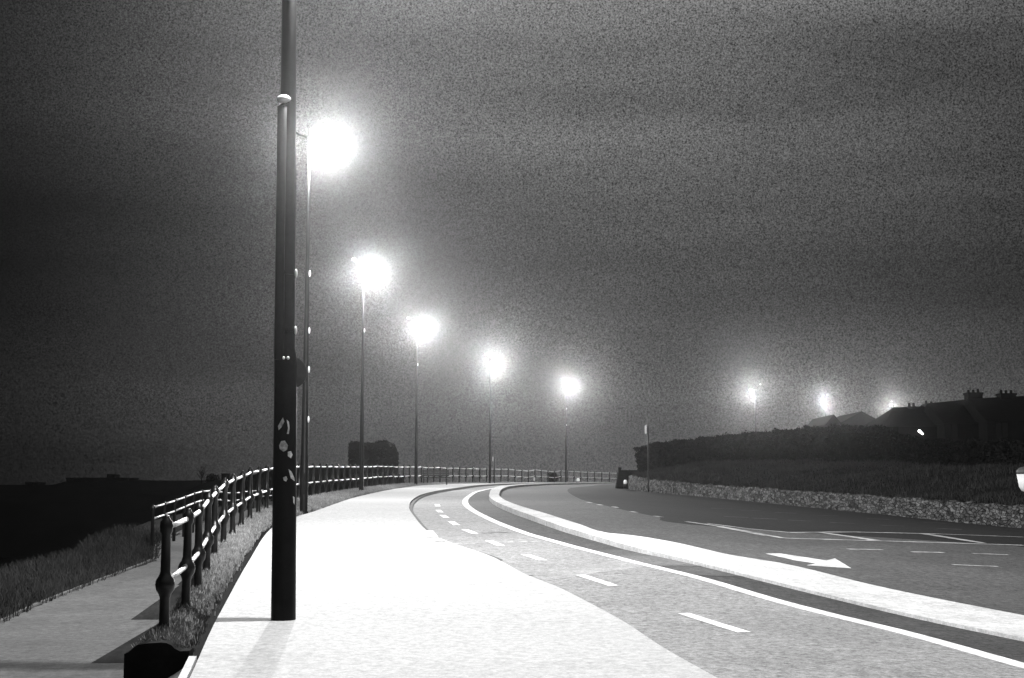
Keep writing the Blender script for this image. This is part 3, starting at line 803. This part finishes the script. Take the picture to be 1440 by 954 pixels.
# ------------------------------------------------------------------ houses on the right
def house(Y, px0, px1, ridge_py, eave_py, label, gable=False, chim=(), wins=(), lamp=None, D=8.0, ridge2=None, hip=0.0, group=None):
    x0, x1 = xd(px0, Y), xd(px1, Y); zr = zy(ridge_py, Y); ze = zy(eave_py, Y); zr2 = zy(ridge2, Y) if ridge2 else zr
    cx = (x0+x1)/2; zg = EYE+1.0
    t = empty('house', (cx, Y, zg), label, 'house', group)
    a, b = x0-cx, x1-cx; e = ze-zg
    mb = MB(); mb.box(a+.15,0.25,-1.5,b-.15,D-.25,e)
    if gable: mb.quad((a+.15,.25,e),(b-.15,.25,e),(0,.25,zr-zg-.1)); mb.quad((b-.15,D-.25,e),(a+.15,D-.25,e),(0,D-.25,zr-zg-.1))
    mb.build('wall', M['brick'], t)
    mb = MB(); r = zr-zg; r2 = zr2-zg
    if gable:
        for s in (a, b):
            mb.quad((s,0,e-.05),(0,0,r),(0,D,r),(s,D,e-.05)); mb.quad((s,0,e-.2),(0,0,r-.15),(0,D,r-.15),(s,D,e-.2))
            mb.quad((s,0,e-.05),(s,0,e-.2),(0,0,r-.15),(0,0,r)); mb.quad((s,D,e-.05),(s,D,e-.2),(0,D,r-.15),(0,D,r)); mb.quad((s,0,e-.05),(s,0,e-.2),(s,D,e-.2),(s,D,e-.05))
    else:
        m_ = D/2; ha = a+hip
        mb.quad((a,0,e),(b,0,e),(b,m_,r2),(ha,m_,r)); mb.quad((b,D,e),(a,D,e),(ha,m_,r),(b,m_,r2))
        mb.quad((a,D,e),(a,0,e),(ha,m_,r)); mb.quad((b,0,e),(b,D,e),(b,m_,r2)); mb.quad((a,0,e),(a,D,e),(b,D,e),(b,0,e))
    rf = mb.build('roof', M['slate'], t)
    for c0, c1, top in chim:
        k0, k1 = xd(c0,Y+D/2)-cx, xd(c1,Y+D/2)-cx; zc = zy(top,Y+D/2)-zg
        mb = MB(); mb.box(k0, D/2-.5, e+.2, k1, D/2+.5, zc-.35); mb.box(k0-.06, D/2-.56, zc-.349, k1+.06, D/2+.56, zc-.2)
        nn = max(2, int((k1-k0)/.35))
        for i in range(nn):
            xx = k0+(k1-k0)*(i+.5)/nn; mb.lathe([(.11,zc-.2),(.09,zc+random.uniform(0,.12))], 8, (xx, D/2, 0))
        mb.build('chimney', M['brick'], rf)
    for wx, wz in wins:
        mb = MB(); mb.box(wx-.5,.17,wz,wx+.5,.24,wz+1.2); w = mb.build('window', M['slate'], t)
        mb = MB(); mb.box(wx-.43,.15,wz+.07,wx-.03,.168,wz+1.13); mb.box(wx+.03,.15,wz+.07,wx+.43,.168,wz+1.13); mb.build('pane', M['glass'], w)
    if lamp:
        lx, lz = xd(lamp[0],Y)-cx, zy(lamp[1],Y)-zg
        mb = MB(); mb.box(lx-.05,.0,lz+.15,lx+.05,.25,lz+.2); w = mb.build('wall_lamp', M['slate'], t)
        mb = MB(); mb.tube([(lx-.16,-.05,lz+.13),(lx+.16,-.05,lz-.16)], [.10,.06], 8); mb.build('bulb', M['lit'], w)
    return t
house(112, 1163, 1187, 583, 596, 'small dark gable left of a larger gable, behind the hedge', True, wins=[(0,.6)])
house(114, 1184, 1245, 578.5, 594, 'wider low dark gable between two distant lamps behind the hedge', True, wins=[(-1,.4),(1,.4)])
house(106, 1244, 1332, 569, 600, 'dark terrace house with two chimneys, left end of the long roof', False, chim=[(1279,1291,568.5),(1302,1317,565.5)], wins=[(-1.6,.3),(1.2,.3),(-1.6,2.3)], lamp=(1297,608), hip=1.9, ridge2=567)
house(104, 1330, 1392, 563, 596, 'dark terrace house under the ragged double chimney stack', False, chim=[(1363,1383,549)], wins=[(-1,.3),(1,.3),(-1,2.4),(1,2.4)], ridge2=557)
house(102, 1390, 1475, 556, 592, 'dark terrace house at the far right edge, highest roof of the row', False, chim=[(1409,1430,550)], wins=[(-1,.3),(1,.3),(-1,2.4),(1,2.4)], ridge2=552)
# scrub in front of the small gables
for i, (px, Yt, top, w, lab) in enumerate([(1129, 100, 598.5, .35, 'tiny spiky shrub top poking above the hedge left of the gables'), (1150, 103, 594, .9, 'sparse twiggy shrub above the hedge beside a distant lamp post')]):
    x = xd(px, Yt); zt = zy(top, Yt); z0 = zt-2.6
    t = empty('shrub', (x, Yt, z0), lab, 'shrub'); mb = MB()
    P = []
    for k in range(26):
        a = rng.uniform(0, 2*PI); r = rng.random()*w; hh = 2.6-rng.random()*.9*(r/w)
        mb.tube([(0,0,0),(r*.4*math.cos(a), r*.4*math.sin(a), hh*.6),(r*math.cos(a), r*math.sin(a), hh)], [.03,.018,.006], 4)
        for q in range(40):
            f = rng.uniform(.45,1); P.append((r*f*math.cos(a)+rng.normal(0,.06), r*f*math.sin(a)+rng.normal(0,.06), hh*f-.15))
    mb.build('stem', M['bark'], t); leaves('foliage', P, .10, M['leaf'], t)

# ------------------------------------------------------------------ left distance
def ridge(name, Y, D, prof, m):
    """solid landform: prof is (photo px, photo py) along its skyline"""
    f = pchip([p[0] for p in prof], [p[1] for p in prof]); pxs = list(np.arange(prof[0][0], prof[-1][0]+.1, 6)); mb = MB(); rows = []
    for i, px in enumerate(pxs):
        zt = zy(f(px), Y+D*.4); row = []
        for o, hz in ((0,0),(.12,.45),(.25,.8),(.4,1),(.7,.8),(1,0)):
            y = Y+D*o; x = xd(px, Y+D*.4); row.append(len(mb.v)); mb.v.append((x, y, -15+(zt+15)*hz))
        rows.append(row)
    for i in range(len(rows)-1):
        for k in range(5): mb.f.append((rows[i][k], rows[i+1][k], rows[i+1][k+1], rows[i][k+1]))
    for r in (rows[0], rows[-1]): mb.f.append(tuple(r))
    return struct(mb.build(name, m))
ridge('headland', 330, 120, [(-300,684),(-60,683),(14,682),(72,682),(95,677),(180,675.5),(262,676),(310,675),(400,676),(520,678)], M['land'])
ridge('hill', 150, 60, [(262,690),(285,680),(321,674),(346,670.5),(382,661),(420,657.5),(489,656.8),(552,659),(568,676),(580,700)], M['land'])
YH = 376
def far_building(px0, px1, top, bot, label, extra=()):
    x0, x1 = xd(px0,YH), xd(px1,YH); cx = (x0+x1)/2; z0 = zy(bot,YH); t = empty('building', (cx, YH, z0), label, 'building')
    mb = MB(); mb.box(x0-cx,0,-6,x1-cx,10,zy(top,YH)-z0); mb.build('wall', M['brick'], t)
    mb = MB(); mb.box(x0-cx-.2,-.2,zy(top,YH)-z0+.003,x1-cx+.2,10.2,zy(top,YH)-z0+.3); mb.build('roof', M['slate'], t)
    for a, b, tp in extra:
        mb = MB(); mb.box(xd(a,YH)-cx,2,zy(top,YH)-z0+.32,xd(b,YH)-cx,7,zy(tp,YH)-z0); mb.build('roof_block', M['brick'], t)
far_building(93, 180, 673.5, 678, 'long low dark building on the far left skyline with a raised block', [(147,158,667)])
far_building(36, 46, 680.2, 684, 'tiny dark hut on the skyline nearest the left border')
Yh = 190
x0, x1 = xd(311,Yh), xd(319.5,Yh); t = empty('hut', ((x0+x1)/2, Yh, zy(680,Yh)), 'small square dark hut on the skyline right of the bare tree', 'hut')
mb = MB(); w = (x1-x0)/2; mb.box(-w,0,-1,w,1.5,zy(667,Yh)-zy(680,Yh)); mb.build('wall', M['brick'], t)
mb = MB(); mb.box(-w-.05,-.05,zy(667,Yh)-zy(680,Yh)+.002,w+.05,1.55,zy(666,Yh)-zy(680,Yh)); mb.build('roof', M['slate'], t)
# bare tree and bush on the skyline
x = xd(283,Yh); z0 = zy(682,Yh); t = empty('bare_tree', (x, Yh, z0), 'thin leafless tree on the left skyline', 'tree')
mb = MB(); H = zy(655,Yh)-z0
mb.tube([(0,0,-.5),(.05,0,H*.4),(.0,0,H*.7)], [.09,.06,.035], 6); mb.build('trunk', M['bark'], t)
mb = MB()
for k in range(26):
    a = rng.uniform(0, 2*PI); z1 = H*rng.uniform(.25,.65); L = rng.uniform(.4,1.0)
    p1 = (math.cos(a)*L*.5, math.sin(a)*L*.5, z1+H*.15); p2 = (math.cos(a)*L+rng.normal(0,.15), math.sin(a)*L, min(H, z1+H*rng.uniform(.25,.45)))
    mb.tube([(0,0,z1), p1, p2], [.03,.022,.012], 4)
mb.build('crown', M['bark'], t)
x = xd(299,Yh); z0 = zy(681,Yh); t = empty('bush', (x, Yh, z0), 'low rounded dark bush on the left skyline beside the square hut', 'bush')
P = []
for _ in range(1800):
    q = rng.normal(size=3); q /= np.linalg.norm(q); r = rng.uniform(.3,1); P.append((q[0]*.95*r, q[1]*.9*r, .6+q[2]*.88*r))
leaves('foliage', P, .2, M['leaf'], t); mb = MB(); mb.tube([(0,0,-.6),(0,0,.5),(.2,0,1)], [.08,.06,.03], 6); mb.build('trunk', M['bark'], t)

# dark overgrown block
Yk = 135.0; xa, xb = xd(490,Yk), xd(554.5,Yk); cx = (xa+xb)/2; zb = zy(672,Yk)
t = empty('ruined_building', (cx, Yk, zb), 'dark square block with an overgrown ragged top behind the railing', 'building')
a, b = xa-cx, xb-cx; zt = zy(624.5,Yk)-zb
mb = MB(); n = 14; D = 4.2
f = pchip([490,494,500,508,525,531,538,547,552,554.6],[625,624,624.5,626,625.5,622.5,622.5,626,631,636])
prev = None
for i in range(n+1):
    px = 490+64.5*i/n; x = xd(px,Yk)-cx; z = zy(f(px),Yk)-zb
    cur = ((x,0,-1),(x,0,z),(x,D,z-.1),(x,D,-1))
    if prev:
        for k in range(3): mb.quad(prev[k], cur[k], cur[k+1], prev[k+1])
    if i in (0, n): mb.quad(*cur)
    prev = cur
mb.build('wall', M['darkstone'], t)
mb = MB(); mb.box(-.9,-.04,.6,-.3,-.003,1.9); mb.build('window', M['glass'], t)
P = []
for _ in range(9000):
    s = rng.random()
    if s < .45:
        px = rng.uniform(490,554); P.append((xd(px,Yk)-cx, rng.uniform(-.1,D), zy(f(px)-1,Yk)-zb+rng.normal(0,.07)+.06*math.sin(px*1.1)))
    elif s < .6: P.append((a+rng.normal(0,.05)+.0*1, rng.uniform(-.1,D), rng.uniform(.2, zt)))
    elif s < .75: P.append((b+rng.normal(0,.04), rng.uniform(-.1,D), rng.uniform(.2, zt-.7)))
    else: P.append((rng.uniform(a,b), -.06+rng.normal(0,.04), rng.uniform(.2,zt-.2)))
leaves('ivy', P, .17, M['leaf'], t)

# ------------------------------------------------------------------ haze
mb = MB(); mb.box(-150,-20,-17,150,460,16); hz = mb.build('haze', None if False else M['sea'])
hm = bpy.data.materials.new('night_haze'); hm.use_nodes = True; nt = hm.node_tree; nt.nodes.clear()
o = nt.nodes.new('ShaderNodeOutputMaterial'); pv = nt.nodes.new('ShaderNodeVolumePrincipled')
pv.inputs['Color'].default_value = (.95,.95,.95,1); pv.inputs['Density'].default_value = .00027; pv.inputs['Anisotropy'].default_value = .955
nt.links.new(pv.outputs[0], o.inputs['Volume']); hz.data.materials.clear(); hz.data.materials.append(hm); hz['kind'] = 'stuff'

# ------------------------------------------------------------------ night sky with lit cloud
w = bpy.data.worlds.new('World'); sc.world = w; w.use_nodes = True; nt = w.node_tree; N = nt.nodes; L = nt.links; N.clear()
out = N.new('ShaderNodeOutputWorld'); bg = N.new('ShaderNodeBackground'); L.new(bg.outputs[0], out.inputs[0])
tc = N.new('ShaderNodeTexCoord'); sx = N.new('ShaderNodeSeparateXYZ'); L.new(tc.outputs['Generated'], sx.inputs[0])
def ramp(sock, pts):
    # piecewise-linear ramp on a 0..1 value
    r = N.new('ShaderNodeValToRGB'); r.color_ramp.interpolation = 'B_SPLINE'; L.new(sock, r.inputs[0])
    el = r.color_ramp.elements
    while len(el) > 1: el.remove(el[-1])
    el[0].position = pts[0][0]; el[0].color = (pts[0][1],)*3+(1,)
    for p, v in pts[1:]:
        e = el.new(p); e.color = (v,)*3+(1,)
    return r.outputs[0]
def mrange(sock, a, b):
    r = N.new('ShaderNodeMapRange'); r.inputs[1].default_value = a; r.inputs[2].default_value = b; L.new(sock, r.inputs[0]); return r.outputs[0]
el_ = ramp(mrange(sx.outputs['Z'], -.02, .42), [(0,.085),(.07,.11),(.16,.10),(.30,.062),(.45,.075),(.6,.12),(.8,.20),(1,.19)])
az_ = ramp(mrange(sx.outputs['X'], -.40, .40), [(0,.04),(.15,.14),(.32,.62),(.5,1.0),(.65,.95),(.85,.72),(1,.45)])
mp = N.new('ShaderNodeMapping'); mp.inputs['Scale'].default_value = (1.2,1.2,7.0); mp.inputs['Rotation'].default_value = (0,.12,0); L.new(tc.outputs['Generated'], mp.inputs[0])
nz = N.new('ShaderNodeTexNoise'); nz.inputs['Scale'].default_value = 1.6; nz.inputs['Detail'].default_value = 3; nz.inputs['Roughness'].default_value = .5; L.new(mp.outputs[0], nz.inputs['Vector'])
nr = N.new('ShaderNodeMapRange'); nr.inputs[1].default_value = .25; nr.inputs[2].default_value = .75; nr.inputs[3].default_value = .45; nr.inputs[4].default_value = 1.55; L.new(nz.outputs[0], nr.inputs[0])
m1 = N.new('ShaderNodeMath'); m1.operation = 'MULTIPLY'; L.new(el_, m1.inputs[0]); L.new(az_, m1.inputs[1])
m2 = N.new('ShaderNodeMath'); m2.operation = 'MULTIPLY'; L.new(m1.outputs[0], m2.inputs[0]); L.new(nr.outputs[0], m2.inputs[1])
gn = N.new('ShaderNodeTexNoise'); gn.inputs['Scale'].default_value = 820; gn.inputs['Detail'].default_value = 1; gn.inputs['Roughness'].default_value = 1; L.new(tc.outputs['Generated'], gn.inputs['Vector'])
gr = N.new('ShaderNodeMapRange'); gr.inputs[1].default_value = .25; gr.inputs[2].default_value = .75; gr.inputs[3].default_value = .1; gr.inputs[4].default_value = 1.9; L.new(gn.outputs[0], gr.inputs[0])
m3 = N.new('ShaderNodeMath'); m3.operation = 'MULTIPLY'; L.new(m2.outputs[0], m3.inputs[0]); L.new(gr.outputs[0], m3.inputs[1])
L.new(m3.outputs[0], bg.inputs['Color']); bg.inputs['Strength'].default_value = 1.0

# ------------------------------------------------------------------ camera and render settings
cam = bpy.data.cameras.new('camera'); co = bpy.data.objects.new('camera', cam); COL.objects.link(co); sc.camera = co
co.location = (0,0,EYE); co.rotation_euler = (PI/2+PIT, 0, 0); cam.sensor_width = 36; cam.lens = 50; cam.clip_end = 20000; cam.clip_start = .05
sc.view_settings.view_transform = 'Standard'; sc.view_settings.look = 'None'; sc.view_settings.exposure = 0; sc.view_settings.gamma = 1
sc.cycles.use_denoising = True
sc.cycles.use_adaptive_sampling = False
sc.cycles.max_bounces = 3; sc.cycles.diffuse_bounces = 2; sc.cycles.glossy_bounces = 2; sc.cycles.volume_bounces = 0
sc.cycles.sample_clamp_indirect = 2.0
